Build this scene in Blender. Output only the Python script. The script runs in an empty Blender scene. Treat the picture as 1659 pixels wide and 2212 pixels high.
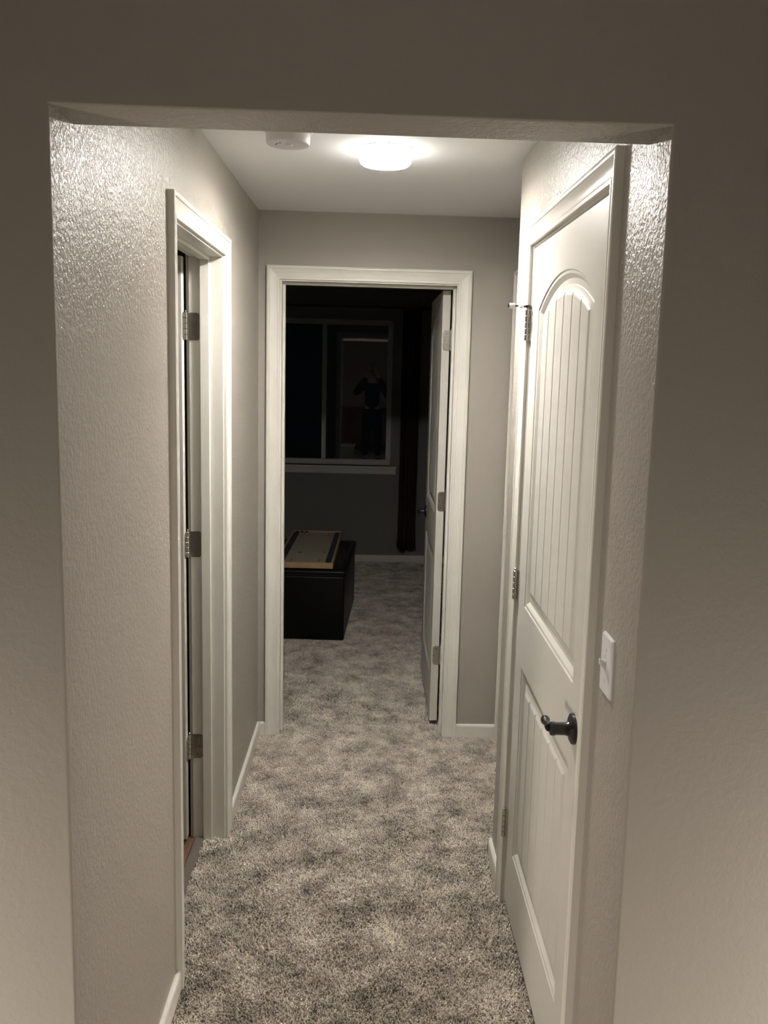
import bpy, bmesh, math, random
from math import pi, sin, cos, sqrt, radians
from mathutils import Vector, Matrix
random.seed(7)
S = bpy.context.scene
COL = S.collection

# ------------------------------------------------------------------ camera
cam_d = bpy.data.cameras.new('camera')
cam = bpy.data.objects.new('camera', cam_d); COL.objects.link(cam)
F_PX, CX, CY, CZ = 1853.96, 0.4942, -3.7662, 1.6833
yaw, pitch, roll = radians(1.9284), radians(-8.2575), radians(1.505)
fw = Vector((sin(yaw)*cos(pitch), cos(yaw)*cos(pitch), sin(pitch)))
rt = Vector((cos(yaw), -sin(yaw), 0)); up = rt.cross(fw)
r2 = rt*cos(roll) + up*sin(roll); u2 = -rt*sin(roll) + up*cos(roll)
M = Matrix((r2, u2, -fw)).transposed().to_4x4(); M.translation = (CX, CY, CZ)
cam.matrix_world = M
cam_d.sensor_fit = 'VERTICAL'; cam_d.sensor_height = 36.0
cam_d.lens = F_PX/2212*36; cam_d.shift_x = -31.42/2212; cam_d.shift_y = -44.38/2212
cam_d.clip_start = 0.01
S.camera = cam

# ------------------------------------------------------------------ world, light, exposure
w = bpy.data.worlds.new('night'); S.world = w; w.use_nodes = True
w.node_tree.nodes['Background'].inputs[0].default_value = (0.10, 0.14, 0.22, 1)
w.node_tree.nodes['Background'].inputs[1].default_value = 0.004
LAMP_EMIT = 300.0
LAMP_BEAM = 14.0      # watts of the downward beam of the same fixture
LAMP_COL = (1.0, 0.965, 0.90)
S.view_settings.view_transform = 'Standard'; S.view_settings.look = 'None'
S.view_settings.exposure = 0.15; S.view_settings.gamma = 1.0
S.view_settings.use_curve_mapping = False
# unseen warm fill lights added low behind the camera to brighten the near wall
for _x, _e in ((-1.15, 10.5), (2.1, 8.5)):
    tl = bpy.data.lights.new('near_wall_fill_light', 'AREA'); tl.shape = 'DISK'
    tl.size = 0.22; tl.spread = radians(118); tl.energy = _e; tl.color = (1.0, 0.90, 0.78)
    tlo = bpy.data.objects.new('near_wall_fill_light', tl); COL.objects.link(tlo)
    tlo.location = (_x, -3.35, 0.14)
    tlo.rotation_euler = (radians(96), 0, radians(-42 if _x < 0 else 42))

# ------------------------------------------------------------------ materials
def mat(name, col, rough=0.5, spec=0.5, metal=0.0, bump=None, var=None, trans=0, coat=0, ior=1.45):
    m = bpy.data.materials.new(name); m.use_nodes = True
    nt = m.node_tree; N = nt.nodes; L = nt.links
    b = N['Principled BSDF']
    b.inputs['Base Color'].default_value = (*col, 1); b.inputs['Roughness'].default_value = rough
    b.inputs['Specular IOR Level'].default_value = spec; b.inputs['Metallic'].default_value = metal
    b.inputs['Transmission Weight'].default_value = trans; b.inputs['Coat Weight'].default_value = coat
    b.inputs['IOR'].default_value = ior
    g = N.new('ShaderNodeNewGeometry')
    def noise(scale, det=2, dist=0, ro=.5):
        n = N.new('ShaderNodeTexNoise'); n.inputs['Scale'].default_value = scale
        n.inputs['Detail'].default_value = det; n.inputs['Distortion'].default_value = dist
        n.inputs['Roughness'].default_value = ro
        L.new(g.outputs['Position'], n.inputs['Vector']); return n
    if var:      # (scale, amount)
        n = noise(var[0], 3)
        mx = N.new('ShaderNodeMix'); mx.data_type = 'RGBA'
        mx.inputs[6].default_value = (*[c*(1-var[1]) for c in col], 1)
        mx.inputs[7].default_value = (*[min(1, c*(1+var[1])) for c in col], 1)
        L.new(n.outputs['Fac'], mx.inputs[0]); L.new(mx.outputs[2], b.inputs['Base Color'])
    if bump:     # (scale, strength, distance)
        n = noise(bump[0], 2, .3)
        bp = N.new('ShaderNodeBump'); bp.inputs['Strength'].default_value = bump[1]
        bp.inputs['Distance'].default_value = bump[2]
        L.new(n.outputs['Fac'], bp.inputs['Height']); L.new(bp.outputs['Normal'], b.inputs['Normal'])
    return m

def wall_paint(name, col, rough, strength, scale=92):
    """satin wall paint over rolled / knock-down drywall texture"""
    m = mat(name, col, rough, 0.5)
    nt = m.node_tree; N = nt.nodes; L = nt.links; b = N['Principled BSDF']
    g = N.new('ShaderNodeNewGeometry')
    n1 = N.new('ShaderNodeTexNoise'); n1.inputs['Scale'].default_value = scale; n1.inputs['Detail'].default_value = 3.0; n1.inputs['Roughness'].default_value = .55
    n2 = N.new('ShaderNodeTexNoise'); n2.inputs['Scale'].default_value = scale*.35; n2.inputs['Detail'].default_value = 1.5
    for n in (n1, n2): L.new(g.outputs['Position'], n.inputs['Vector'])
    r1 = N.new('ShaderNodeMapRange'); r1.inputs[1].default_value = .38; r1.inputs[2].default_value = .62; r1.interpolation_type = 'SMOOTHSTEP'
    L.new(n1.outputs['Fac'], r1.inputs[0])
    ad = N.new('ShaderNodeMath'); ad.operation = 'MULTIPLY_ADD'; ad.inputs[1].default_value = 1.5
    L.new(n2.outputs['Fac'], ad.inputs[0]); L.new(r1.outputs[0], ad.inputs[2])
    bp = N.new('ShaderNodeBump'); bp.inputs['Strength'].default_value = strength; bp.inputs['Distance'].default_value = .0012
    L.new(ad.outputs[0], bp.inputs['Height']); L.new(bp.outputs['Normal'], b.inputs['Normal'])
    return m

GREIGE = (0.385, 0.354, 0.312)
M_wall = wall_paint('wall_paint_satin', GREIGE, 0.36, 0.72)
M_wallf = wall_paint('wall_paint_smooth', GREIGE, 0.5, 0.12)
M_wall_shade = wall_paint('wall_paint_bedroom_shade', (0.235, 0.225, 0.205), 0.5, 0.22)  # wall colour darkened to put the unlit bedroom's shade into the paint
M_ceil = mat('ceiling_paint', (0.90, 0.90, 0.90), 0.8, 0.3, bump=(90, .15, .001))
M_trim = mat('trim_enamel', (0.80, 0.775, 0.71), 0.30, 0.5, var=(4, .01))
M_door = mat('door_enamel', (0.65, 0.63, 0.575), 0.36, 0.5, bump=(220, .06, .0004), var=(4, .015))
M_steel = mat('satin_nickel', (0.56, 0.53, 0.49), 0.27, 0.5, 1.0, bump=(400, .05, .0002))
M_screw = mat('screw_steel', (0.30, 0.28, 0.26), 0.35, 0.5, 1.0, var=(200, .2))
M_black = mat('black_hardware', (0.010, 0.0095, 0.010), 0.32, 0.5, 0.0, bump=(500, .04, .0002), coat=.2)
M_white = mat('white_plastic', (0.78, 0.76, 0.78), 0.28, 0.5, bump=(300, .02, .0002))
M_whiteg = mat('white_plastic_detector', (0.74, 0.70, 0.72), 0.4, 0.5, bump=(300, .02, .0002))
M_rub = mat('white_rubber', (0.80, 0.79, 0.76), 0.5, 0.4, bump=(300, .03, .0002))
M_dark = mat('dark_slot', (0.05, 0.045, 0.045), 0.7, 0.2, var=(60, .2))
M_leather = mat('black_leather', (0.003, 0.003, 0.0033), 0.42, 0.32, bump=(260, .25, .0006))
M_thread = mat('black_thread', (0.02, 0.02, 0.02), 0.6, 0.3, var=(200, .2))
M_pine = mat('varnished_pine', (0.50, 0.33, 0.17), 0.4, 0.5, var=(14, .16), bump=(60, .05, .0004))
M_board = mat('game_board_face', (0.42, 0.37, 0.27), 0.38, 0.4, var=(10, .06))
M_navy = mat('navy_rail_print', (0.018, 0.026, 0.045), 0.35, 0.5, var=(30, .15))
M_print = mat('dark_print', (0.02, 0.02, 0.02), 0.5, 0.3, var=(90, .2))
M_red = mat('red_print', (0.10, 0.02, 0.015), 0.5, 0.3, var=(90, .2))
M_curt = mat('brown_curtain', (0.055, 0.032, 0.027), 0.8, 0.2, bump=(500, .3, .0006), var=(20, .2))
M_glass = mat('window_glass', (1, 1, 1), 0.0, 0.5, trans=1.0, ior=1.5)
M_vinyl = mat('white_vinyl', (0.66, 0.67, 0.65), 0.35, 0.5, bump=(80, .03, .0004))
M_strip = mat('dark_transition_strip', (0.15, 0.125, 0.105), 0.45, 0.5, var=(60, .2))
M_sub = mat('subfloor', (0.20, 0.17, 0.14), 0.9, 0.2, var=(12, .1))
M_brown = mat('stained_oak', (0.16, 0.075, 0.035), 0.45, 0.5, var=(9, .3))
M_bin = mat('pale_green_plastic', (0.35, 0.46, 0.36), 0.4, 0.5, var=(5, .1))
M_skin = mat('skin', (0.30, 0.20, 0.155), 0.5, 0.4, bump=(300, .05, .0004))
M_shirt = mat('navy_cotton', (0.012, 0.016, 0.028), 0.85, 0.2, bump=(400, .2, .0006))
M_pants = mat('black_cotton', (0.010, 0.010, 0.012), 0.85, 0.2, bump=(400, .2, .0006))
M_hair = mat('ash_blond_hair', (0.22, 0.17, 0.12), 0.45, 0.5, bump=(160, .6, .003), var=(120, .3))
M_lampshade = mat('linen_shade', (0.7, 0.6, 0.45), 0.8, 0.2, bump=(300, .1, .0005))

def plank_mat():
    m = mat('vinyl_plank_wood', (0.14, 0.085, 0.05), 0.42, 0.5)
    nt = m.node_tree; N = nt.nodes; L = nt.links; b = N['Principled BSDF']
    g = N.new('ShaderNodeNewGeometry'); mp = N.new('ShaderNodeMapping'); mp.inputs['Scale'].default_value = (30, 3, 1)
    n = N.new('ShaderNodeTexNoise'); n.inputs['Scale'].default_value = 2.5; n.inputs['Detail'].default_value = 5
    cr = N.new('ShaderNodeValToRGB'); cr.color_ramp.elements[0].color = (.05, .03, .018, 1); cr.color_ramp.elements[1].color = (.26, .15, .085, 1)
    cr.color_ramp.elements[0].position = .3; cr.color_ramp.elements[1].position = .75
    L.new(g.outputs['Position'], mp.inputs[0]); L.new(mp.outputs[0], n.inputs['Vector']); L.new(n.outputs['Fac'], cr.inputs[0]); L.new(cr.outputs[0], b.inputs['Base Color'])
    return m
M_plank = plank_mat()

def carpet_mat():
    m = bpy.data.materials.new('carpet_yarn'); m.use_nodes = True
    nt = m.node_tree; N = nt.nodes; L = nt.links; b = N['Principled BSDF']
    b.inputs['Roughness'].default_value = .95; b.inputs['Specular IOR Level'].default_value = .12
    oi = N.new('ShaderNodeObjectInfo'); g = N.new('ShaderNodeNewGeometry')
    n = N.new('ShaderNodeTexNoise'); n.inputs['Scale'].default_value = 7.5; n.inputs['Detail'].default_value = 6; n.inputs['Roughness'].default_value = .72
    L.new(g.outputs['Position'], n.inputs['Vector'])
    rm = N.new('ShaderNodeMapRange'); rm.inputs[1].default_value = .33; rm.inputs[2].default_value = .67
    L.new(n.outputs['Fac'], rm.inputs[0])
    ad = N.new('ShaderNodeMath'); ad.operation = 'MULTIPLY_ADD'; ad.inputs[1].default_value = .36
    L.new(oi.outputs['Random'], ad.inputs[0])
    ml = N.new('ShaderNodeMath'); ml.operation = 'MULTIPLY'; ml.inputs[1].default_value = .80
    L.new(rm.outputs[0], ml.inputs[0]); L.new(ml.outputs[0], ad.inputs[2])
    cr = N.new('ShaderNodeValToRGB')
    cr.color_ramp.elements[0].position = .08; cr.color_ramp.elements[0].color = (.20, .172, .147, 1)
    cr.color_ramp.elements[1].position = 1.0; cr.color_ramp.elements[1].color = (.90, .82, .72, 1)
    L.new(ad.outputs[0], cr.inputs[0]); L.new(cr.outputs[0], b.inputs['Base Color'])
    return m
M_carpet = carpet_mat()

def emis(name, col, strength):
    m = bpy.data.materials.new(name); m.use_nodes = True
    N = m.node_tree.nodes; L = m.node_tree.links
    b = N['Principled BSDF']; b.inputs['Base Color'].default_value = (.8, .8, .8, 1)
    b.inputs['Emission Color'].default_value = (*col, 1); b.inputs['Emission Strength'].default_value = strength
    return m
M_emit = emis('lit_diffuser', LAMP_COL, LAMP_EMIT)
def _down_facing():      # a frosted lens over a down-firing LED: brightest straight down, dimmer at its rim
    nt = M_emit.node_tree; N = nt.nodes; L = nt.links
    g = N.new('ShaderNodeNewGeometry'); sx = N.new('ShaderNodeSeparateXYZ'); L.new(g.outputs['True Normal'], sx.inputs[0])
    a = N.new('ShaderNodeMath'); a.operation = 'ABSOLUTE'; L.new(sx.outputs[2], a.inputs[0])
    p = N.new('ShaderNodeMath'); p.operation = 'POWER'; p.inputs[1].default_value = 5.0; L.new(a.outputs[0], p.inputs[0])
    m = N.new('ShaderNodeMapRange'); m.inputs[3].default_value = LAMP_EMIT*.05; m.inputs[4].default_value = LAMP_EMIT; L.new(p.outputs[0], m.inputs[0])
    L.new(m.outputs[0], N['Principled BSDF'].inputs['Emission Strength'])
_down_facing()

# ------------------------------------------------------------------ mesh helpers
class MB:
    def __init__(s): s.v = []; s.f = []
    def add(s, vs, fs):
        o = len(s.v); s.v += [tuple(v) for v in vs]; s.f += [[i+o for i in f] for f in fs]; return s
    def box(s, x0, x1, y0, y1, z0, z1):
        x0, x1 = min(x0, x1), max(x0, x1); y0, y1 = min(y0, y1), max(y0, y1); z0, z1 = min(z0, z1), max(z0, z1)
        vs = [(x, y, z) for x in (x0, x1) for y in (y0, y1) for z in (z0, z1)]
        return s.add(vs, [(0,1,3,2),(4,6,7,5),(0,4,5,1),(2,3,7,6),(0,2,6,4),(1,5,7,3)])
    def rings(s, rings, cap=True, closed=True):
        n = len(rings[0]); vs = [p for r in rings for p in r]; fs = []
        for k in range(len(rings)-1):
            for i in range(n if closed else n-1):
                j = (i+1) % n
                fs.append((k*n+i, k*n+j, (k+1)*n+j, (k+1)*n+i))
        if cap:
            fs.append(tuple(reversed(range(n)))); fs.append(tuple((len(rings)-1)*n+i for i in range(n)))
        return s.add(vs, fs)
    def lathe(s, prof, c, axis='Z', seg=32):
        """prof: [(r, h)] along axis from c"""
        rs = []
        for r, h in prof:
            ring = []
            for i in range(seg):
                a = 2*pi*i/seg; p, q = max(r, 1e-5)*cos(a), max(r, 1e-5)*sin(a)
                if axis == 'Z': ring.append((c[0]+p, c[1]+q, c[2]+h))
                elif axis == 'Y': ring.append((c[0]+q, c[1]+h, c[2]+p))
                else: ring.append((c[0]+h, c[1]+p, c[2]+q))
            rs.append(ring)
        return s.rings(rs)

def obj(name, mb, m, parent=None, smooth=False, bevel=0, seg=2, loc=None):
    me = bpy.data.meshes.new(name)
    me.from_pydata(mb.v, [], mb.f)
    bm = bmesh.new(); bm.from_mesh(me)
    bmesh.ops.recalc_face_normals(bm, faces=bm.faces)
    if bevel:
        es = [e for e in bm.edges if len(e.link_faces) == 2 and e.calc_face_angle(0) > .6]
        bmesh.ops.bevel(bm, geom=es, offset=bevel, segments=seg, affect='EDGES', profile=.5)
    bm.to_mesh(me); bm.free()
    me.materials.append(m)
    if smooth:
        me.polygons.foreach_set('use_smooth', [True]*len(me.polygons))
        try: me.set_sharp_from_angle(angle=radians(38))
        except Exception: pass
    o = bpy.data.objects.new(name, me); COL.objects.link(o)
    if parent: o.parent = parent
    if loc: o.location = loc
    return o
def empty(name, loc=(0,0,0), rz=0, parent=None):
    o = bpy.data.objects.new(name, None); COL.objects.link(o); o.location = loc; o.rotation_euler = (0, 0, rz)
    o.empty_display_size = .05
    if parent: o.parent = parent
    return o
def tag(o, label=None, cat=None, group=None, kind=None):
    if label: o['label'] = label
    if cat: o['category'] = cat
    if group: o['group'] = group
    if kind: o['kind'] = kind
    return o
def struct(o, label, cat): return tag(o, label, cat, kind='structure')
def rrect(cx, cy, hw, hh, r, n=5, corners=(1,1,1,1)):
    pts = []
    for k, (sx, sy) in enumerate(((1,1),(-1,1),(-1,-1),(1,-1))):
        rr = r if corners[k] else 1e-4
        for i in range(n+1):
            a = pi/2*(k + i/n)
            pts.append((cx+sx*(hw-rr)+rr*cos(a), cy+sy*(hh-rr)+rr*sin(a)))
    return pts

# ------------------------------------------------------------------ dimensions
H = 2.3232          # ceiling
W = 0.9471          # right hall wall
REC = 1.105         # recessed right wall at the far end
YC = -0.981         # corner where the right wall steps back
YN, YF = -2.3961, -2.2819   # near / far face of the opening wall
ZS = 2.0601         # underside of the opening header
T = 0.112           # wall thickness
HB = 0.056          # baseboard height
BW = 0.057          # casing width
YB = 3.562          # bedroom window wall
YL = -6.4           # living room back wall

# door openings (inside the jambs)
FX0, FX1, FH = 0.0991, 0.8500, 2.034
LY0, LY1, LH = -1.579, -0.879, 2.022
RY0, RY1, RH = -2.0750, -1.2540, 2.031
QY0, QY1, QH = -0.870, -0.099, 2.034

# ------------------------------------------------------------------ structure: walls
J = .018
mb = MB()
mb.box(-T, 0, YF, LY0-J, 0, H).box(-T, 0, LY1+J, 0, 0, H).box(-T, 0, LY0-J, LY1+J, LH+J, H)
struct(obj('wall_left', mb, M_wall), 'greige textured hall wall on the left with a door opening', 'wall')
mb = MB()
mb.box(W, W+T, YF, RY0-J, 0, H).box(W, W+T, RY1+J, YC-.10, 0, H).box(W, W+T, RY0-J, RY1+J, RH+J, H)
o = obj('wall_right', mb, M_wall); struct(o, 'greige textured hall wall on the right around the closed panel door', 'wall')
# the end of the right wall with its rounded drywall corner
def prism(poly, z0, z1): return MB().rings([[(x, y, z0) for x, y in poly], [(x, y, z1) for x, y in poly]])
r = .012
arc = [(W+r-r*cos(a), YC-r+r*sin(a)) for a in [pi/2*i/6 for i in range(7)]]
o = obj('wall_right_end', prism([(REC+T, YC-.10), (W, YC-.10)]+arc+[(REC+T, YC)], 0, H), M_wall, smooth=True)
struct(o, 'rounded corner where the right hall wall steps back', 'wall')
mb = MB()
mb.box(REC, REC+T, YC, QY0-J, 0, H).box(REC, REC+T, QY1+J, 0, 0, H).box(REC, REC+T, QY0-J, QY1+J, QH+J, H)
struct(obj('wall_recess', mb, M_wallf), 'set-back wall at the far right end of the hall', 'wall')
mb = MB()
mb.box(-T, FX0-J, 0, T, 0, H).box(FX1+J, 2.0, 0, T, 0, H).box(FX0-J, FX1+J, 0, T, FH+J, H)
struct(obj('wall_far', mb, M_wallf), 'greige end wall of the hall around the bedroom doorway', 'wall')
# opening wall with header (U shape), bullnosed
def near_wall():
    bm = bmesh.new()
    pts = [(-2.3, 0), (0, 0), (0, ZS), (W, ZS), (W, 0), (3.3, 0), (3.3, H), (-2.3, H)]
    vs = [bm.verts.new((x, YN, z)) for x, z in pts]
    f = bm.faces.new(vs)
    ex = bmesh.ops.extrude_face_region(bm, geom=[f])
    nv = [g for g in ex['geom'] if isinstance(g, bmesh.types.BMVert)]
    bmesh.ops.translate(bm, verts=nv, vec=(0, YF-YN, 0))
    bmesh.ops.recalc_face_normals(bm, faces=bm.faces)
    bm.edges.ensure_lookup_table()
    def mid(e): return (e.verts[0].co+e.verts[1].co)/2
    es = []
    for e in bm.edges:
        a, b = e.verts[0].co, e.verts[1].co
        if abs(a.y-YN) < 1e-4 and abs(b.y-YN) < 1e-4:
            m = mid(e)
            if (abs(m.x) < 1e-4 and m.z < ZS) or (abs(m.x-W) < 1e-4 and m.z < ZS) or (abs(m.z-ZS) < 1e-4): es.append(e)
        elif abs(a.y-YF) < 1e-4 and abs(b.y-YF) < 1e-4 and abs(mid(e).z-ZS) < 1e-4: es.append(e)
    bmesh.ops.bevel(bm, geom=es, offset=.005, segments=4, affect='EDGES', profile=.5)
    for f_ in bm.faces: f_.material_index = 1 if f_.normal.y < -.12 else 0
    me = bpy.data.meshes.new('wall_near'); bm.to_mesh(me); bm.free(); me.materials.append(M_wall); me.materials.append(M_wallf)
    me.polygons.foreach_set('use_smooth', [True]*len(me.polygons)); me.set_sharp_from_angle(angle=radians(35))
    o = bpy.data.objects.new('wall_near', me); COL.objects.link(o); return o
struct(near_wall(), 'greige near wall with the wide opening and header into the hall', 'wall')
# bedroom
mb = MB()
WX0, WX1, WZ0, WZ1 = -0.50, 0.664, 0.835, 2.07
mb.box(-2.2, WX0, YB, YB+.13, 0, H).box(WX1, 2.0, YB, YB+.13, 0, H).box(WX0, WX1, YB, YB+.13, 0, WZ0).box(WX0, WX1, YB, YB+.13, WZ1, H)
struct(obj('wall_bedroom_back', mb, M_wall_shade), 'dark bedroom wall below and around the window', 'wall')
struct(obj('wall_bedroom_left', MB().box(-2.3, -2.2, T, YB+.13, 0, H), M_wall_shade), 'bedroom wall to the left of the doorway', 'wall')
struct(obj('wall_bedroom_right', MB().box(2.0, 2.1, 0, YB+.13, 0, H), M_wall_shade), 'bedroom wall behind the open door', 'wall')
struct(obj('wall_bedroom_front', MB().box(-2.3, -T, 0, T, 0, H), M_wall_shade), 'bedroom side wall beside the doorway', 'wall')
# side room (left) shell
struct(obj('wall_side_room', MB().box(-2.0, -1.9, -2.28, 0, 0, H).box(-1.9, -T, -2.28, -2.2, 0, H), M_wallf), 'walls of the dark side room on the left', 'wall')
# living room shell
struct(obj('wall_living_left', MB().box(-2.4, -2.3, YL, YN, 0, H), M_wallf), 'living room wall on the left behind the camera', 'wall')
struct(obj('wall_living_right', MB().box(3.3, 3.4, YL, YN, 0, H), M_wallf), 'living room wall on the right behind the camera', 'wall')
struct(obj('wall_living_back', MB().box(-2.4, 3.4, YL-.1, YL, 0, H), M_wallf), 'living room wall behind the photographer', 'wall')
struct(obj('ceiling', MB().box(-2.4, 3.4, YL-.1, YB+.13, H, H+.1), M_ceil), 'flat off-white ceiling', 'ceiling')
FZ = -.014
struct(obj('floor', MB().box(-2.4, 3.4, YL-.1, YB+.13, FZ-.1, FZ), M_sub), 'subfloor under the carpet and planks', 'floor')

# ------------------------------------------------------------------ carpet (pile as geometry)
def tuft_mesh():
    mb = MB(); rs = []
    for r, h, dx in ((.0013, 0, 0), (.0021, .0055, .0005), (.0022, .0095, .0011), (.0012, .0122, .0016)):
        rs.append([(dx+r*cos(2*pi*i/6), r*.85*sin(2*pi*i/6), h) for i in range(6)])
    mb.rings(rs)
    me = bpy.data.meshes.new('yarn_tuft'); me.from_pydata(mb.v, [], mb.f); me.materials.append(M_carpet)
    me.polygons.foreach_set('use_smooth', [True]*len(me.polygons))
    o = bpy.data.objects.new('yarn_tuft', me); return o
TUFT = tuft_mesh()
def pile_nodes(name, density, scale):
    ng = bpy.data.node_groups.new(name, 'GeometryNodeTree')
    ng.interface.new_socket('Geometry', in_out='INPUT', socket_type='NodeSocketGeometry')
    ng.interface.new_socket('Geometry', in_out='OUTPUT', socket_type='NodeSocketGeometry')
    N = ng.nodes; L = ng.links
    gi = N.new('NodeGroupInput'); go = N.new('NodeGroupOutput')
    dp = N.new('GeometryNodeDistributePointsOnFaces'); dp.inputs['Density'].default_value = density
    oi = N.new('GeometryNodeObjectInfo'); oi.inputs['Object'].default_value = TUFT; oi.inputs['As Instance'].default_value = True
    ip = N.new('GeometryNodeInstanceOnPoints'); jg = N.new('GeometryNodeJoinGeometry')
    L.new(gi.outputs[0], dp.inputs['Mesh']); L.new(dp.outputs['Points'], ip.inputs['Points']); L.new(oi.outputs['Geometry'], ip.inputs['Instance'])
    pos = N.new('GeometryNodeInputPosition')
    def ns(scale, off, det=4):
        va = N.new('ShaderNodeVectorMath'); va.operation = 'ADD'; va.inputs[1].default_value = off
        L.new(pos.outputs[0], va.inputs[0])
        n = N.new('ShaderNodeTexNoise'); n.inputs['Scale'].default_value = scale; n.inputs['Detail'].default_value = det; n.inputs['Roughness'].default_value = .6
        L.new(va.outputs[0], n.inputs['Vector']); return n.outputs['Fac']
    def rnd(a, b, seed):
        r = N.new('FunctionNodeRandomValue'); r.data_type = 'FLOAT'; r.inputs[2].default_value = a; r.inputs[3].default_value = b; r.inputs['Seed'].default_value = seed
        return r.outputs[1]
    def tilt(fac, rv):
        m = N.new('ShaderNodeMapRange'); m.inputs[1].default_value = .3; m.inputs[2].default_value = .7; m.inputs[3].default_value = -.85; m.inputs[4].default_value = .85
        L.new(fac, m.inputs[0]); a = N.new('ShaderNodeMath'); a.operation = 'ADD'; L.new(m.outputs[0], a.inputs[0]); L.new(rv, a.inputs[1]); return a.outputs[0]
    cb = N.new('ShaderNodeCombineXYZ')
    L.new(tilt(ns(7, (0, 0, 0)), rnd(-.4, .4, 1)), cb.inputs[0]); L.new(tilt(ns(6, (7, 3, 1)), rnd(-.4, .4, 2)), cb.inputs[1]); L.new(rnd(0, 6.28, 3), cb.inputs[2])
    er = N.new('FunctionNodeEulerToRotation'); L.new(cb.outputs[0], er.inputs[0]); L.new(er.outputs[0], ip.inputs['Rotation'])
    L.new(rnd(.72*scale, 1.12*scale, 4), ip.inputs['Scale'])
    L.new(ip.outputs[0], jg.inputs[0]); L.new(gi.outputs[0], jg.inputs[0]); L.new(jg.outputs[0], go.inputs[0])
    return ng
def carpet(name, rects, density, scale, label):
    mb = MB()
    for x0, x1, y0, y1 in rects: mb.add([(x0, y0, FZ+.001), (x1, y0, FZ+.001), (x1, y1, FZ+.001), (x0, y1, FZ+.001)], [(0, 1, 2, 3)])
    o = obj(name, mb, M_carpet)
    md = o.modifiers.new('pile', 'NODES'); md.node_group = pile_nodes(name+'_pile', density, scale)
    tag(o, label, 'carpet', kind='stuff'); return o
carpet('hall_carpet', [(0.010, W-.004, -2.75, YC), (W-.004, W+.10, RY0, RY1), (0.010, REC-.012, YC, 0.0), (FX0, FX1, 0, T), (-.070, .012, LY0+.002, LY1-.002), (REC-.012, REC+T, QY0, QY1)], 68000, 1.0, 'mottled taupe cut-pile carpet covering the hall floor')
carpet('bedroom_carpet', [(-.9, 1.25, T, YB-.012)], 36000, 1.15, 'mottled taupe carpet on the dark bedroom floor beyond the doorway')
carpet('living_room_carpet', [(-2.3, 3.3, YL, -2.75), (-2.2, -.9, T, YB), (1.25, 2.0, T, YB)], 2500, 1.6, 'taupe carpet of the room behind the camera')

# ------------------------------------------------------------------ trim: baseboards
cl = BW+.006
def bboard(name, x0, x1, y0, y1, nx, ny, label):
    """box baseboard with eased top; (nx, ny) points into the room"""
    if nx:   # runs along y at x0
        prof = [(0, FZ), (.0125, FZ), (.0125, HB-.012), (.0110, HB-.005), (.0075, HB-.0012), (.004, HB), (0, HB)]
        rs = [[(x0+nx*a, y, b) for a, b in prof] for y in (y0, y1)]
    else:
        prof = [(0, FZ), (.0125, FZ), (.0125, HB-.012), (.0110, HB-.005), (.0075, HB-.0012), (.004, HB), (0, HB)]
        rs = [[(x, y0+ny*a, b) for a, b in prof] for x in (x0, x1)]
    return struct(obj(name, MB().rings(rs), M_trim), label, 'baseboard')
bboard('baseboard_left', 0, 0, YN+.01, LY0-cl, 1, 0, 'white baseboard on the left wall nearest the camera')
bboard('baseboard_left_far', 0, 0, LY1+cl, -.0005, 1, 0, 'white baseboard on the left wall between the side door and the far corner')
bboard('baseboard_far_left', .0125, FX0-cl, 0, 0, 0, -1, 'short white baseboard left of the bedroom doorway')
bboard('baseboard_far', FX1+cl, REC-.0005, 0, 0, 0, -1, 'white baseboard right of the bedroom doorway')
bboard('baseboard_right_end', W-.0125, REC-.0005, YC, YC, 0, 1, 'white baseboard on the stepped-back end of the right wall')
bboard('baseboard_right', W, W, YC+.0125, RY1+cl, -1, 0, 'short white baseboard beyond the closed panel door')
bboard('baseboard_right_near', W, W, YN+.01, RY0-cl, -1, 0, 'white baseboard below the light switch')
bboard('baseboard_bedroom', -2.2, 2.0, YB, YB, 0, -1, 'white baseboard under the bedroom window')
bboard('baseboard_bedroom_right', 2.0, 2.0, T, YB-.013, -1, 0, 'white baseboard behind the open bedroom door')
bboard('baseboard_living_left', -2.3, -.0, YN, YN, 0, -1, 'white baseboard left of the opening')
bboard('baseboard_living_right', W, 3.3, YN, YN, 0, -1, 'white baseboard right of the opening')
bboard('baseboard_living_back', -2.3, 3.3, YL, YL, 0, 1, 'white baseboard behind the photographer')

# ------------------------------------------------------------------ doors
CPROF = [(0, 0), (0, .0090), (.0015, .0103), (.0095, .0105), (.0110, .0090), (.0125, .0097), (.0200, .0097), (.0250, .0100), (.0300, .0108),
         (.0345, .0121), (.0385, .0138), (.0430, .0158), (.0441, .0142), (.0454, .0172), (.0480, .0178), (.0550, .0178), (.0570, .0163), (.0570, 0)]
def casing(root, w, h, y, sgn):
    rv = .006
    for sd in (0, 1):
        def U(q): return -rv-q if sd == 0 else w+rv+q
        rs = [[(U(q), y+sgn*t, FZ) for q, t in CPROF], [(U(q), y+sgn*t, h+rv+q) for q, t in CPROF]]
        obj('side_casing', MB().rings(rs), M_trim, root, smooth=True)
    rs = [[(-rv-q, y+sgn*t, h+rv+q) for q, t in CPROF], [(w+rv+q, y+sgn*t, h+rv+q) for q, t in CPROF]]
    obj('head_casing', MB().rings(rs), M_trim, root, smooth=True)
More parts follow.
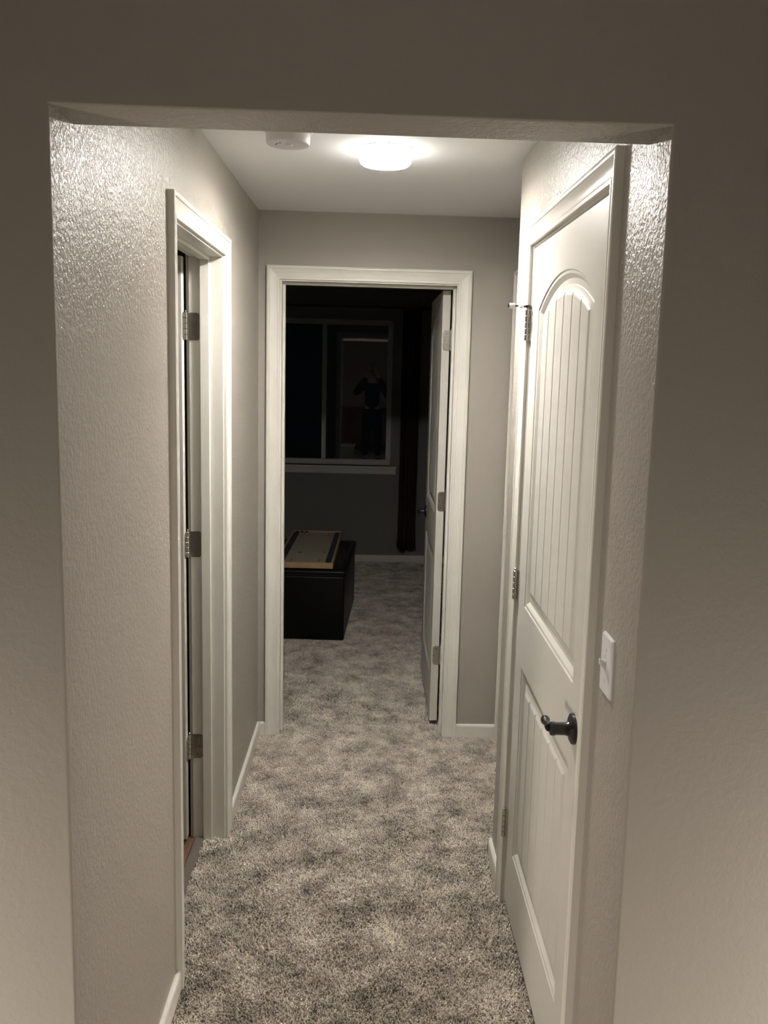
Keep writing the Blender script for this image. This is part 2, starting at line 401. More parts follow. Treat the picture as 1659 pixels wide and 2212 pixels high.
def frame(root, w, h, s0, s1, back=True):
    obj('side_jamb', MB().box(-J, 0, 0, T, FZ, h+J), M_trim, root, bevel=.001, seg=1)
    obj('side_jamb', MB().box(w, w+J, 0, T, FZ, h+J), M_trim, root, bevel=.001, seg=1)
    obj('head_jamb', MB().box(0, w, 0, T, h, h+J), M_trim, root, bevel=.001, seg=1)
    st = .0115
    obj('side_stop', MB().box(0, st, s0, s1, FZ, h-st), M_trim, root, bevel=.0028, seg=3)
    obj('side_stop', MB().box(w-st, w, s0, s1, FZ, h-st), M_trim, root, bevel=.0028, seg=3)
    obj('head_stop', MB().box(0, w, s0, s1, h-st, h), M_trim, root, bevel=.0028, seg=3)
    casing(root, w, h, 0, -1)
    if back: casing(root, w, h, T, 1)

# panel outline: half width a, bottom z b, optional arch
def outline(o, cx, a, b, top, R=None, n=14):
    x0, x1 = cx-a+o, cx+a-o; zb = b+o
    if R is None: return [(x0, zb), (x1, zb), (x1, top-o), (x0, top-o)]
    zc = top-R; rr = R-o; aa = a-o
    pts = [(x0, zb), (x1, zb)]
    t1 = math.asin(aa/rr)
    for i in range(n+1):
        t = t1-2*t1*i/n; pts.append((cx+rr*sin(t), zc+rr*cos(t)))
    return pts
MOULD = [(0, 0), (.0022, .0024), (.0035, .0030), (.0092, .0032), (.0105, .0038), (.0190, .0115), (.0200, .0120), (.0335, .0120),
         (.0345, .0108), (.0358, .0100), (.0400, .0093), (.0450, .0080), (.0500, .0062), (.0520, .0055)]
def slab(root, w, h, x0, y0, z0, rz=0, planks='both', stile=.1035):
    """door slab; local face y=0 looks to -y; origin at hinge-side bottom"""
    TH = .035
    cx = w/2; a = w/2-stile
    zb, zm1, zm2 = .205, .80, .985
    top = 1.905; R = (a*a+.074**2)/(2*.074)
    panels = [dict(cx=cx, a=a, b=zm2, top=top, R=R), dict(cx=cx, a=a, b=zb, top=zm1, R=None)]
    bm = bmesh.new()
    def face_side(yf, sg):
        outer = [bm.verts.new((x, yf, z)) for x, z in ((0, 0), (w, 0), (w, h), (0, h))]
        es = [bm.edges.new((outer[i], outer[(i+1) % 4])) for i in range(4)]
        inner = []
        for p in panels:
            pts = outline(0, **p); vs = [bm.verts.new((x, yf, z)) for x, z in pts]
            es += [bm.edges.new((vs[i], vs[(i+1) % len(vs)])) for i in range(len(vs))]
            inner.append(vs)
        bmesh.ops.triangle_fill(bm, use_beauty=True, use_dissolve=False, edges=es)
        for p, vs in zip(panels, inner):
            prev = vs
            for o_, dpt in MOULD[1:]:
                pts = outline(o_, **p); cur = [bm.verts.new((x, yf+sg*dpt, z)) for x, z in pts]
                n = len(cur)
                for i in range(n): bm.faces.new((prev[i], prev[(i+1) % n], cur[(i+1) % n], cur[i]))
                prev = cur
            pts = outline(.0522, **p); cur = [bm.verts.new((x, yf+sg*.0082, z)) for x, z in pts]
            n = len(cur)
            for i in range(n): bm.faces.new((prev[i], prev[(i+1) % n], cur[(i+1) % n], cur[i]))
            bm.faces.new(cur)
        return outer
    of = face_side(0, 1); ob = face_side(TH, -1)
    for i in range(4): bm.faces.new((of[i], of[(i+1) % 4], ob[(i+1) % 4], ob[i]))
    bmesh.ops.recalc_face_normals(bm, faces=bm.faces)
    me = bpy.data.meshes.new('door_slab'); bm.to_mesh(me); bm.free(); me.materials.append(M_door)
    me.polygons.foreach_set('use_smooth', [True]*len(me.polygons)); me.set_sharp_from_angle(angle=radians(22))
    o = bpy.data.objects.new('door_slab', me); COL.objects.link(o); o.parent = root
    o.location = (x0, y0, z0); o.rotation_euler = (0, 0, rz)
    # beaded planks in the panels
    fw = a-.060; nin = 4; gap = .0045
    pw = 2*fw/5.55; edge = (2*fw-4*pw)/2
    cuts = [-fw, -fw+edge] + [-fw+edge+pw*(i+1) for i in range(3)] + [fw-edge, fw]
    for yf, sg in ((0, 1), (TH, -1)) if planks == 'both' else ((0, 1),):
        for pi_, p in enumerate(panels):
            for i in range(6):
                l, r_ = cuts[i], cuts[i+1]
                if i > 0: l += gap/2
                if i < 5: r_ -= gap/2
                def topz(x, e):
                    if p['R'] is None: return p['top']-e
                    rr = p['R']-e; return p['top']-p['R']+sqrt(max(0, rr*rr-x*x))
                def ring(dl, y, e):
                    ll = l+dl if i > 0 else -(a-e); rr_ = r_-dl if i < 5 else a-e
                    xs = [ll+(rr_-ll)*k/4 for k in range(5)]
                    return [(cx+x, y, p['b']+e) for x in (ll, rr_)] + [(cx+x, y, topz(x, e)) for x in reversed(xs)]
                mbp = MB().rings([ring(0, yf+sg*.0082, .0520), ring(0, yf+sg*.0055, .0520), ring(.0006, yf+sg*.0036, .0560), ring(.0018, yf+sg*.0025, .0600)])
                po = obj('plank', mbp, M_door, o)
    return o

def hinge_open(root, z, u, y, slab_y, sgn=-1):
    """leaf on the jamb face at u (looking towards -u), barrel at room side, leaf on slab edge at y=slab_y"""
    hh = .0445
    mb = MB()
    ring = rrect(y-.018, z, .0195, hh, .0125, corners=(0, 1, 1, 0))
    mb.rings([[(u+.0005, p, q) for p, q in ring], [(u-.0022, p, q) for p, q in ring]])
    pin = (u-.0075, slab_y-.004)
    ring = rrect(u-.0075-.0185, z, .0185, hh, .0125, corners=(0, 1, 1, 0))
    mb.rings([[(p, slab_y+.0005, q) for p, q in ring], [(p, slab_y-.0020, q) for p, q in ring]])
    for k in range(5):
        z0 = z-hh+2*hh*k/5; rr = .0062 if k % 2 == 0 else .0058
        mb.lathe([(rr*.9, .0003), (rr, .001), (rr, 2*hh/5-.0016), (rr*.9, 2*hh/5-.0009)], (pin[0], pin[1], z0), seg=14)
    mb.lathe([(.0028, 0), (.0028, .003), (.0044, .0036), (.0044, .006), (.0025, .0078)], (pin[0], pin[1], z+hh), seg=12)
    ho = obj('hinge', mb, M_steel, root, smooth=True)
    for du, dz in ((.022, .031), (.030, 0), (.022, -.031)):
        obj('screw', MB().lathe([(.0036, 0), (.0034, -.0006), (.0015, -.0009), (.0012, -.0002)], (u-.0022, y-du+.004, z+dz), 'X', 12), M_screw, ho, smooth=True)
        obj('screw', MB().lathe([(.0036, 0), (.0034, -.0006), (.0015, -.0009), (.0012, -.0002)], (u-.0075-du, slab_y-.0020, z+dz), 'Y', 12), M_screw, ho, smooth=True)
    return ho

def knob_set(root, x, z, y, sg, egg=True):
    """round rosette, shank and lever end; sg=-1 looks to -y"""
    mb = MB()
    P = [(.0, 0), (.0325, 0), (.0325, .003), (.031, .006), (.026, .0085), (.016, .0100)]
    ho = obj('knob_rosette', MB().lathe([(r_, sg*h_) for r_, h_ in P]+[(.001, sg*.0100)], (x, y, z), 'Y', 36), M_black, root, smooth=True)
    return ho

# --- door_1: bedroom doorway at the end of the hall, slab swung into the bedroom
d1 = empty('door_1', (FX0, 0, 0)); struct(d1, 'white two-panel bedroom door standing open at the end of the hall', 'door')
fwid = FX1-FX0
frame(d1, fwid, FH, .043, .075)
# open 90 degrees about the right jamb: slab local x runs to +Y, face (local -y) looks to -X
slab_y = .1235
SX = .8005-FX0
# rotation +90deg: local x -> +Y, local y -> -X ; front face local y=0 then looks +X, so hinge at TH offset
slab(d1, .742, 2.006, SX+.035, slab_y, .018, radians(90))
for z in (1.805, 1.076, .342): hinge_open(d1, z, fwid, T, slab_y)
for sx, sg in ((SX, -1), (SX+.035, 1)):
    ky = slab_y+.742-.062
    mb = MB().lathe([(0.001, 0), (.0325, 0), (.0325, sg*.003), (.031, sg*.006), (.024, sg*.0088), (.014, sg*.011), (.0125, sg*.02), (.0120, sg*.034), (.0140, sg*.044), (.001, sg*.045)], (sx, ky, .915), 'X', 32)
    k = obj('door_knob', mb, M_black, d1, smooth=True)
    mb = MB().lathe([(.001, 0), (.0065, .002), (.0080, .012), (.0068, .06), (.0078, .092), (.0090, .102), (.0065, .1085), (.001, .110)], (sx+sg*.041, ky, .915), 'Y', 18)
    mb.v = [(x, 2*ky-yy, zz) for x, yy, zz in mb.v]
    obj('lever', mb, M_black, k, smooth=True)

# --- door_2: side room door on the left wall
d2 = empty('door_2', (0, LY0, 0), radians(90)); struct(d2, 'white door on the left wall swung open into a dark side room', 'door')
lw = LY1-LY0
frame(d2, lw, LH, .043, .075)
slab_y2 = .1245
slab(d2, .694, 1.998, lw-.0165, slab_y2, .018, radians(90))
for z in (1.797, 1.068, .342): hinge_open(d2, z, lw, T, slab_y2)
for sg, sx in ((-1, lw-.0515), (1, lw-.0165)):
    ky = slab_y2+.694-.062
    k = obj('door_knob', MB().lathe([(0.001, 0), (.0325, 0), (.0325, sg*.003), (.031, sg*.006), (.024, sg*.0088), (.014, sg*.011), (.0125, sg*.02), (.0120, sg*.034), (.0140, sg*.044), (.001, sg*.045)], (sx, ky, .915), 'X', 32), M_black, d2, smooth=True)

# --- door_3: closed door on the right wall
d3 = empty('door_3', (W, RY1, 0), radians(-90)); struct(d3, 'closed white arched two-panel door with black handle on the right wall', 'door')
rw = RY1-RY0
frame(d3, rw, RH, .040, .072, back=False)
slab(d3, rw-.006, 2.008, .003, .002, .018, 0, planks='front')
hh = .0445
hinges3 = []
for z in (1.812, 1.042, .2715+.0):
    mb = MB()
    for k in range(5):
        z0 = z-hh+2*hh*k/5; rr = .0064
        mb.lathe([(rr*.85, .0004), (rr, .0012), (rr, 2*hh/5-.0018), (rr*.85, 2*hh/5-.001)], (.0005, -.0100, z0), seg=14)
    mb.lathe([(.0028, 0), (.0028, .003), (.0046, .0036), (.0046, .006), (.0025, .0078)], (.0005, -.0100, z+hh), seg=12)
    mb.box(-.0085, -.0005, -.0016, .0005, z-hh, z+hh); mb.box(.0004, .0028, -.0105, .0030, z-hh, z+hh); mb.box(.0028, .0110, -.0014, .0016, z-hh, z+hh)
    hinges3.append(obj('hinge', mb, M_steel, d3, smooth=True))
kx, kz = (-1.254+2.0030), .9131
kn = obj('door_knob', MB().lathe([(0.001, 0), (.0335, 0), (.0335, -.003), (.0325, -.0065), (.027, -.0095), (.0165, -.0125), (.0150, -.016), (.0138, -.022), (.0136, -.040), (.0150, -.0435), (.0150, -.0500), (.0120, -.0530), (.001, -.0535)], (kx, .002, kz), 'Y', 40), M_black, d3, smooth=True)
mb = MB().lathe([(.001, 0), (.0085, -.002), (.0088, -.010), (.0072, -.018), (.0072, -.028), (.0096, -.036), (.0106, -.042), (.0098, -.048), (.0064, -.0525), (.001, -.054)], (kx, -.052, kz+.001), 'X', 22)
obj('lever', mb, M_black, kn, smooth=True)
obj('strike_plate', MB().box(rw-.0035, rw+.0045, -.0022, .002, kz-.030, kz+.028), M_black, d3, bevel=.0008, seg=2)

# hinge-pin door stop
ds = empty('hinge_pin_stop', (W-.0100, RY1, 1.812+hh+.009)); tag(ds, 'small black hinge-pin door stop with white rubber tips above the top hinge', 'door stop')
obj('bracket', MB().lathe([(.002, -.003), (.0088, -.003), (.0095, -.0018), (.0095, .0022), (.0088, .0035), (.002, .0035)], (0, 0, 0), 'Z', 20), M_black, ds, smooth=True)
def rod(p, q, r_, seg=12):
    p, q = Vector(p), Vector(q); d_ = (q-p).normalized(); a_ = d_.orthogonal().normalized(); b_ = d_.cross(a_)
    return MB().rings([[tuple(c+(a_*cos(2*pi*i/seg)+b_*sin(2*pi*i/seg))*r_) for i in range(seg)] for c in (p, q)])
obj('threaded_rod', rod((-.004, 0, .0005), (-.052, .004, .0005), .0024), M_black, ds, smooth=True)
obj('bumper', rod((-.036, .0028, .0005), (-.052, .004, .0005), .0078, 20), M_rub, ds, smooth=True, bevel=.001)
obj('rod_end', rod((-.052, .004, .0005), (-.0575, .0043, .0005), .0042, 14), M_black, ds, smooth=True)
obj('short_arm', rod((-.004, -.002, -.001), (-.022, -.022, -.002), .0032), M_black, ds, smooth=True)
obj('short_bumper', rod((-.020, -.020, -.002), (-.0265, -.027, -.002), .0062, 18), M_rub, ds, smooth=True, bevel=.001)

# --- door_4: in the recess on the far right (seen edge on)
d4 = empty('door_4', (REC, QY1, 0), radians(-90)); struct(d4, 'white door casing edge in the recess at the far right', 'door')
qw = QY1-QY0
frame(d4, qw, QH, .043, .075, back=False)
slab(d4, qw-.006, 2.01, .003, .076, .018, 0, planks='front')

# ------------------------------------------------------------------ side room floor: transition strip and wood planks
struct(obj('trim_1', MB().box(-.105, -.070, LY0, LY1, FZ, -.002), M_strip, bevel=.003), 'dark transition strip between hall carpet and wood floor', 'threshold')
fl = empty('side_room_floor', (-.105, -1.9, FZ)); struct(fl, 'brown wood-look plank floor of the side room', 'floor')
for i in range(12):
    x1 = -.001-i*.145
    off = (i*.37) % 1.0
    ys = [-.30] + [-.30+off+k*1.0 for k in range(3)] + [1.89]
    for a_, b_ in zip(ys[:-1], ys[1:]):
        if b_-a_ < .02: continue
        obj('plank', MB().box(x1-.143, x1, a_+.001, min(b_, 1.89)-.001, 0, .008), M_plank, fl, bevel=.0012, seg=1)

# ------------------------------------------------------------------ ceiling light
cl_ = empty('ceiling_light', (.5193, -1.085, H)); tag(cl_, 'round glowing white ceiling light in the middle of the hall ceiling', 'light')
obj('trim_ring', MB().lathe([(.075, 0), (.086, 0), (.0855, -.002), (.083, -.0035), (.0785, -.0038), (.075, -.003)], (0, 0, 0), 'Z', 56), M_white, cl_, smooth=True)
obj('diffuser', MB().lathe([(.0785, -.001), (.0785, -.026), (.0775, -.034), (.0745, -.040), (.069, -.0440), (.056, -.0462), (.035, -.0472), (.0005, -.0474)], (0, 0, 0), 'Z', 56), M_emit, cl_, smooth=True)

bl = bpy.data.lights.new('ceiling_light_beam', 'AREA'); bl.shape = 'DISK'; bl.size = .13
bl.energy = LAMP_BEAM; bl.color = LAMP_COL; bl.spread = radians(169)
blo = bpy.data.objects.new('ceiling_light_beam', bl); COL.objects.link(blo); blo.parent = cl_; blo.location = (0, 0, -.0485)

# smoke detector
sd = empty('smoke_detector', (.2475, -1.272, H)); tag(sd, 'round white smoke detector on the hall ceiling left of the light', 'smoke detector')
obj('base', MB().lathe([(.001, 0), (.067, 0), (.067, -.006), (.064, -.009), (.060, -.010), (.001, -.010)], (0, 0, 0), 'Z', 48), M_whiteg, sd, smooth=True)
obj('housing', MB().lathe([(.001, -.009), (.0605, -.009), (.0615, -.018), (.0605, -.036), (.0575, -.0405), (.040, -.0430), (.001, -.0435)], (0, 0, 0), 'Z', 48), M_whiteg, sd, smooth=True)
obj('test_button', MB().lathe([(.001, -.042), (.0105, -.042), (.0105, -.0455), (.009, -.0465), (.001, -.0467)], (.004, -.014, 0), 'Z', 24), M_white, sd, smooth=True)
for k in range(3):
    a0 = radians(200+k*18)
    obj('vent', MB().lathe([(.001, 0), (.0022, 0), (.0022, -.0012), (.001, -.0012)], (.035*cos(a0), .035*sin(a0)+.0, -.0428), 'Z', 10), M_dark, sd)

# ------------------------------------------------------------------ light switch
sw = empty('light_switch', (W, -2.2370, 1.141)); tag(sw, 'white toggle light switch on the right wall beside the closed door', 'light switch')
def plate():
    outer = rrect(0, 0, .0350, .0570, .004, 4); mid = rrect(0, 0, .0348, .0568, .004, 4); inn = rrect(0, 0, .0320, .0540, .0035, 4)
    return MB().rings([[(0, a_, b_) for a_, b_ in outer], [(-.0028, a_, b_) for a_, b_ in mid], [(-.0058, a_, b_) for a_, b_ in inn]])
obj('cover_plate', plate(), M_white, sw, smooth=True)
tg = MB().rings([[(-.0055, a_, b_) for a_, b_ in rrect(0, 0, .0050, .0118, .001, 2)], [(-.0072, a_, b_) for a_, b_ in rrect(0, 0, .0045, .0113, .001, 2)]])
obj('toggle_collar', tg, M_white, sw, smooth=True)
tg = MB().rings([[(-.0065, a_, b_-.001) for a_, b_ in rrect(0, 0, .0052, .0078, .001, 2)], [(-.014, a_, b_+.005) for a_, b_ in rrect(0, 0, .0048, .0062, .001, 2)], [(-.0180, a_, b_+.008) for a_, b_ in rrect(0, 0, .0044, .0050, .001, 2)]])
obj('toggle', tg, M_white, sw, smooth=True, bevel=.0006)
for dz in (.030, -.030):
    obj('screw', MB().lathe([(.0001, -.0050), (.0034, -.0050), (.0034, -.0064), (.0024, -.0072), (.0001, -.0074)], (0, 0, dz), 'X', 16), M_white, sw, smooth=True)

# ------------------------------------------------------------------ bedroom window
w1 = empty('window_1', (0, YB, 0)); struct(w1, 'dark sliding bedroom window reflecting the hall', 'window')
YW = .075
obj('window_frame', MB().box(WX0, WX1, YW, YW+.055, WZ0, WZ0+.045).box(WX0, WX1, YW, YW+.055, WZ1-.045, WZ1).box(WX0, WX0+.042, YW, YW+.055, WZ0+.045, WZ1-.045).box(WX1-.042, WX1, YW, YW+.055, WZ0+.045, WZ1-.045), M_vinyl, w1, bevel=.002, seg=1)
obj('meeting_stile', MB().box(.066, .104, YW-.004, YW+.045, WZ0+.045, WZ1-.045), M_vinyl, w1, bevel=.002, seg=1)
obj('pane', MB().box(WX0+.042, .066, YW+.030, YW+.034, WZ0+.045, WZ1-.045), M_glass, w1)
obj('pane', MB().box(.104, WX1-.042, YW+.014, YW+.018, WZ0+.045, WZ1-.045), M_glass, w1)
for xa, xb, dy in ((WX0+.042, .066, .044), (.104, WX1-.042, .028)):      # inner sheet of the double glazing
    obj('pane', MB().box(xa, xb, YW+dy, YW+dy+.004, WZ0+.045, WZ1-.045), M_glass, w1)
obj('window_sill', MB().box(WX0-.05, WX1+.052, -.030, YW, WZ0-.020, WZ0), M_trim, w1, bevel=.004, seg=3)
obj('sill_apron', MB().box(WX0-.045, WX1+.047, -.014, 0, WZ0-.068, WZ0-.020), M_trim, w1, bevel=.003, seg=2)

# ------------------------------------------------------------------ curtain
cu = empty('curtain', (.83, 3.455, 0)); tag(cu, 'long dark brown pleated curtain hanging right of the bedroom window', 'curtain')
def curtain_panel(x0, x1, z0, z1, amp, folds):
    nz, nx = 26, 90; mbk = MB(); vs = []
    for j in range(nz+1):
        t = j/nz; z = z0+(z1-z0)*t
        fl_ = 1+.10*math.exp(-((z-z0)/.10)**2)
        for i in range(nx+1):
            s_ = i/nx; ph = s_*folds*2*pi
            x = x0+(x1-x0)*(.5+(s_-.5)*fl_)
            y = amp*(sin(ph+.5*sin(3*t))+.35*sin(2.3*ph+1.3+2*t))*(.75+.25*(1-t))
            zz = z + (.012*sin(ph*.5+1)+.01*cos(s_*9) if j == 0 else 0)
            vs.append((x, y, zz))
    fs = [(j*(nx+1)+i, j*(nx+1)+i+1, (j+1)*(nx+1)+i+1, (j+1)*(nx+1)+i) for j in range(nz) for i in range(nx)]
    return mbk.add(vs, fs)
o = obj('curtain_panel', curtain_panel(-.092, .058, .140, 2.14, .016, 4.5), M_curt, cu, smooth=True)
md = o.modifiers.new('thickness', 'SOLIDIFY'); md.thickness = .003
rodo = empty('curtain_rod', (0, 3.455, 2.165)); tag(rodo, 'dark curtain rod above the bedroom window', 'curtain rod')
obj('rod', rod((-1.0, 0, 0), (1.0, 0, 0), .010, 16), M_black, rodo, smooth=True)
obj('finial', MB().lathe([(.001, 0), (.014, .004), (.020, .020), (.014, .036), (.001, .040)], (1.0, 0, 0), 'X', 20), M_black, rodo, smooth=True)
obj('bracket', MB().box(.94, .955, 0, .107, -.008, .008), M_black, rodo, bevel=.002)

# ------------------------------------------------------------------ ottoman
ot = empty('storage_ottoman', (0.3500, 1.3600, FZ+.012), radians(-2.8)); tag(ot, 'large black leather storage ottoman on the bedroom carpet', 'ottoman')
# local: x to the left is negative, y away
OW, OD = .80, .94
def soft_box(name, x0, x1, y0, y1, z0, z1, rb, par, m):
    o_ = obj(name, MB().box(x0, x1, y0, y1, z0, z1), m, par, smooth=True, bevel=rb, seg=5); return o_
soft_box('base', -OW, 0, .0, OD, 0, .405, .012, ot, M_leather)
lid = soft_box('lid', -OW-.004, .006, -.006, OD+.004,   .409, .441, .012, ot, M_leather)
cush = MB(); nx_, ny_ = 24, 24; vs = []
for j in range(ny_+1):
    for i in range(nx_+1):
        x = -OW+.02+(OW-.036)*i/nx_; y = .012+(OD-.022)*j/ny_
        e = min(i, nx_-i, 3)/3*1.0; e2 = min(j, ny_-j, 3)/3
        vs.append((x, y, .4385+.010*sqrt(max(0, 1-(1-e)**2))*sqrt(max(0, 1-(1-e2)**2))))
cush.add(vs, [(j*(nx_+1)+i, j*(nx_+1)+i+1, (j+1)*(nx_+1)+i+1, (j+1)*(nx_+1)+i) for j in range(ny_) for i in range(nx_)])
obj('cushion_top', cush, M_leather, ot, smooth=True)
obj('seam', rod((-OW, -.0068, .412), (0, -.0068, .412), .0022, 8), M_thread, ot, smooth=True)
obj('seam', rod((.0068, 0, .412), (.0068, OD, .412), .0022, 8), M_thread, ot, smooth=True)

# ------------------------------------------------------------------ game board on the ottoman
BL, BWd = 1.03, .36
gb = empty('tabletop_game_board', (.2780, 1.372, .4495), 0); tag(gb, 'long pale wooden tabletop game board with navy side rails lying on the black ottoman', 'game board')
gb.rotation_euler = (0, 0, radians(-1.2))
HZ = .036
obj('front_rail', MB().box(-BWd, 0, 0, .016, 0, HZ), M_pine, gb, bevel=.0015)
obj('back_rail', MB().box(-BWd, 0, BL-.016, BL, 0, HZ), M_pine, gb, bevel=.0015)
obj('side_rail', MB().box(-BWd, -BWd+.014, .016, BL-.016, 0, HZ), M_pine, gb, bevel=.0015)
obj('side_rail', MB().box(-.014, 0, .016, BL-.016, 0, HZ), M_pine, gb, bevel=.0015)
obj('playing_surface', MB().box(-BWd+.014, -.014, .016, BL-.016, .004, HZ-.008), M_board, gb)
obj('navy_band', MB().box(-BWd+.0145, -BWd+.052, .0165, BL-.0165, HZ-.0085, HZ-.0072), M_navy, gb)
obj('navy_band', MB().box(-.052, -.0145, .0165, BL-.0165, HZ-.0085, HZ-.0072), M_navy, gb)
mk = MB()
for sx in (-.268, -.092):
    for k in range(6):
        for y_ in (.05+k*.018, BL-.05-k*.018): mk.box(sx-.006, sx+.006, y_, y_+.003, HZ-.0085, HZ-.0074)
o = obj('tick_marks', mk, M_print, gb); o['kind'] = 'stuff'
for xx, yy, rr in ((-.235, .32, .013), (-.080, .34, .009), (-.28, .40, .006)):
    obj('printed_ring', MB().lathe([(rr*.55, -.0004), (rr, -.0004), (rr, .0008), (rr*.55, .0008), (rr*.55, -.0004)], (xx, yy, HZ-.008), 'Z', 24), M_print, gb)
for xx in (-.325, -.29, -.258):
    obj('scoring_disc', MB().lathe([(.001, 0), (.012, 0), (.012, .006), (.010, .008), (.001, .008)], (xx, BL-.032, HZ-.008), 'Z', 20), M_black if xx < -.3 else M_print, gb, smooth=True)
obj('corner_print', MB().box(-.050, -.018, BL-.070, BL-.022, HZ-.0072, HZ-.0068), M_red, gb)

# ------------------------------------------------------------------ living room behind the camera (seen only mirrored in the window)
sb = empty('sideboard', (.15, YL+.014, FZ)); tag(sb, 'brown oak sideboard against the living room wall', 'sideboard')
obj('cabinet_body', MB().box(-.55, .75, 0, .40, .08, .86), M_brown, sb, bevel=.004)
for i in range(3):
    x0 = -.53+i*.425
    dd = obj('cabinet_door', MB().box(x0, x0+.41, .401, .418, .11, .83), M_brown, sb, bevel=.003)
    obj('knob', MB().lathe([(.001, 0), (.006, 0), (.006, .01), (.011, .016), (.001, .022)], (x0+.37, .418, .5), 'Y', 16), M_black, dd, smooth=True)
for sx in (-.52, .72):
    for sy in (.03, .37): obj('leg', MB().box(sx-.02, sx+.02, sy-.02, sy+.02, 0, .08), M_brown, sb)
bn = empty('storage_bin', (-.02, -5.2, FZ)); tag(bn, 'pale green storage bin with white lid on the living room carpet', 'storage bin')
obj('tub', MB().rings([[(a_, b_, 0) for a_, b_ in rrect(0, 0, .19, .13, .03)], [(a_, b_, .20) for a_, b_ in rrect(0, 0, .21, .15, .03)]]), M_bin, bn, smooth=True)
obj('bin_lid', MB().rings([[(a_, b_, .20) for a_, b_ in rrect(0, 0, .222, .162, .03)], [(a_, b_, .225) for a_, b_ in rrect(0, 0, .222, .162, .03)]]), M_white, bn, smooth=True)

# ------------------------------------------------------------------ photographer (seen only mirrored in the window)
PX, PY = .50, -4.16
def skin(name, verts, edges, radii, m, parent, root=0, sub=2):
    me = bpy.data.meshes.new(name); me.from_pydata(verts, edges, []); me.materials.append(m)
    o_ = bpy.data.objects.new(name, me); COL.objects.link(o_)
    if parent: o_.parent = parent
    o_.modifiers.new('skin', 'SKIN')
    bpy.context.view_layer.update()
    sv = me.skin_vertices[0].data
    for i, r_ in enumerate(radii): sv[i].radius = (r_, r_) if not isinstance(r_, tuple) else r_
    for i in range(len(verts)): sv[i].use_root = (i == root)
    o_.modifiers['skin'].use_smooth_shade = True
    s_ = o_.modifiers.new('sub', 'SUBSURF'); s_.levels = sub; s_.render_levels = sub
    return o_
pe = empty('person', (PX, PY, 0)); tag(pe, 'person in dark clothes with light hair standing and holding up a phone', 'person')
# joints, facing +Y
V = dict(waist=(0, 0, 1.01), hem=(0, 0, .90), pelvis=(0, 0, .90), belly=(0, .005, 1.06), chest=(0, .01, 1.24), neckb=(0, .0, 1.40), neck=(0, .015, 1.47), head=(0, .03, 1.56), crown=(0, .03, 1.66),
         shl=(-.16, .0, 1.36), ell=(-.31, .10, 1.19), wrl=(-.10, .27, 1.50), pall=(-.050, .330, 1.585),
         shr=(.16, .0, 1.36), elr=(.27, .10, 1.16), wrr=(.10, .27, 1.50), palr=(.050, .330, 1.585),
         hl=(-.085, 0, .80), kl=(-.11, .02, .49), al=(-.12, -.01, .09), tl=(-.13, .13, .03),
         hr=(.085, 0, .80), kr=(.11, .02, .49), ar=(.12, -.01, .09), tr=(.13, .13, .03))
Rr = dict(waist=.115, hem=.125, pelvis=.115, belly=.115, chest=.135, neckb=.08, neck=.052, head=.082, crown=.062, shl=.062, ell=.043, wrl=.027, pall=.028, shr=.062, elr=.043, wrr=.027, palr=.028,
          hl=.09, kl=.058, al=.038, tl=.032, hr=.09, kr=.058, ar=.038, tr=.032)
E_ = ['waist pelvis', 'hem belly', 'pelvis belly', 'belly chest', 'chest neckb', 'neckb neck', 'neck head', 'head crown', 'neckb shl', 'shl ell', 'ell wrl', 'wrl pall', 'neckb shr', 'shr elr', 'elr wrr', 'wrr palr',
      'pelvis hl', 'hl kl', 'kl al', 'al tl', 'pelvis hr', 'hr kr', 'kr ar', 'ar tr']
def sub_skel(name, keys, m, grow, parent):
    ix = {k: i for i, k in enumerate(keys)}
    es = [tuple(ix[a] for a in e.split()) for e in E_ if all(a in ix for a in e.split())]
    return skin(name, [V[k] for k in keys], es, [Rr[k]+grow for k in keys], m, parent)
sub_skel('body', [k for k in V if k not in ('waist', 'hem')], M_skin, 0, pe)
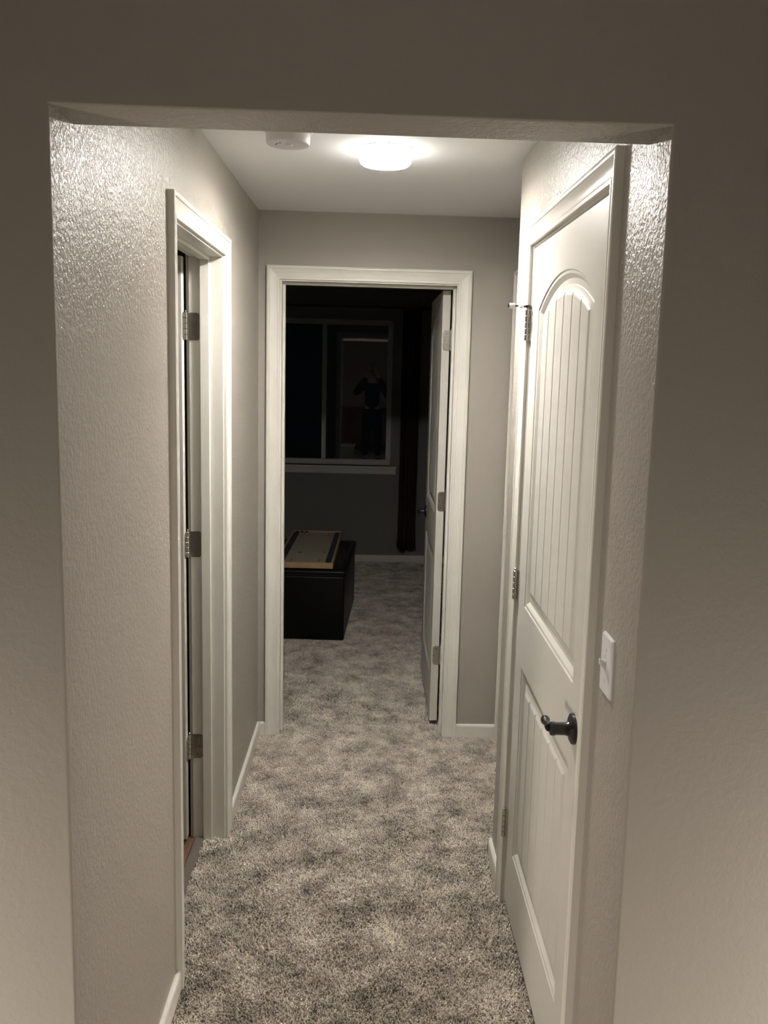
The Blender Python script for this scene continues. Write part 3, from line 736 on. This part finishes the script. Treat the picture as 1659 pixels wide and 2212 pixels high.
sub_skel('shirt', ['hem', 'belly', 'chest', 'neckb', 'shl', 'ell', 'wrl', 'shr', 'elr', 'wrr'], M_shirt, .020, pe)
sub_skel('trousers', ['waist', 'pelvis', 'hl', 'kl', 'al', 'hr', 'kr', 'ar'], M_pants, .020, pe)
for s_ in (-1, 1):
    obj('shoe', MB().box(s_*.125-.045, s_*.125+.045, -.07, .20, 0, .075), M_black, pe, smooth=True, bevel=.03, seg=4)
    for k, (dx, ln) in enumerate(((-.024, .050), (-.008, .060), (.008, .056), (.024, .044))):
        bx = s_*.045+dx
        skin('finger', [(bx, .338, 1.600), (bx+s_*-.004, .366, 1.612+ln*.35), (bx-s_*.016, .378, 1.612+ln*.75)], [(0, 1), (1, 2)], [.009, .008, .0065], M_skin, pe, sub=1)
    skin('thumb', [(s_*.045, .335, 1.575), (s_*.036, .330, 1.605), (s_*.026, .340, 1.635)], [(0, 1), (1, 2)], [.011, .009, .0075], M_skin, pe, sub=1)
# hair, face
def blob(name, c, rx, ry, rz, m, zmin=-9, ymax=9):
    mb_ = MB(); rs = []
    for j in range(13):
        t = -pi/2+pi*j/12
        ring = []
        for i in range(20):
            a_ = 2*pi*i/20; x, y, z = rx*cos(t)*cos(a_), ry*cos(t)*sin(a_), rz*sin(t)
            ring.append((c[0]+x, c[1]+min(y, ymax), c[2]+max(z, zmin)))
        rs.append(ring)
    return obj(name, mb_.rings(rs), m, pe, smooth=True)
blob('hair', (0, -.002, 1.650), .112, .118, .118, M_hair, -.15, .080)
blob('nose', (0, .118, 1.575), .012, .018, .020, M_skin)
for s_ in (-1, 1):
    blob('eye', (s_*.032, .103, 1.605), .012, .009, .008, M_black)
    blob('ear', (s_*.086, .03, 1.59), .012, .022, .032, M_skin)
blob('mouth', (0, .106, 1.535), .024, .008, .006, M_red)
ph = empty('phone', (.4942, -3.795, 1.655)); tag(ph, 'dark phone held up by the person', 'phone')
obj('phone_body', MB().rings([[(a_, 0, b_) for a_, b_ in rrect(0, 0, .036, .075, .009)], [(a_, .008, b_) for a_, b_ in rrect(0, 0, .036, .075, .009)]]), M_black, ph, bevel=.001)
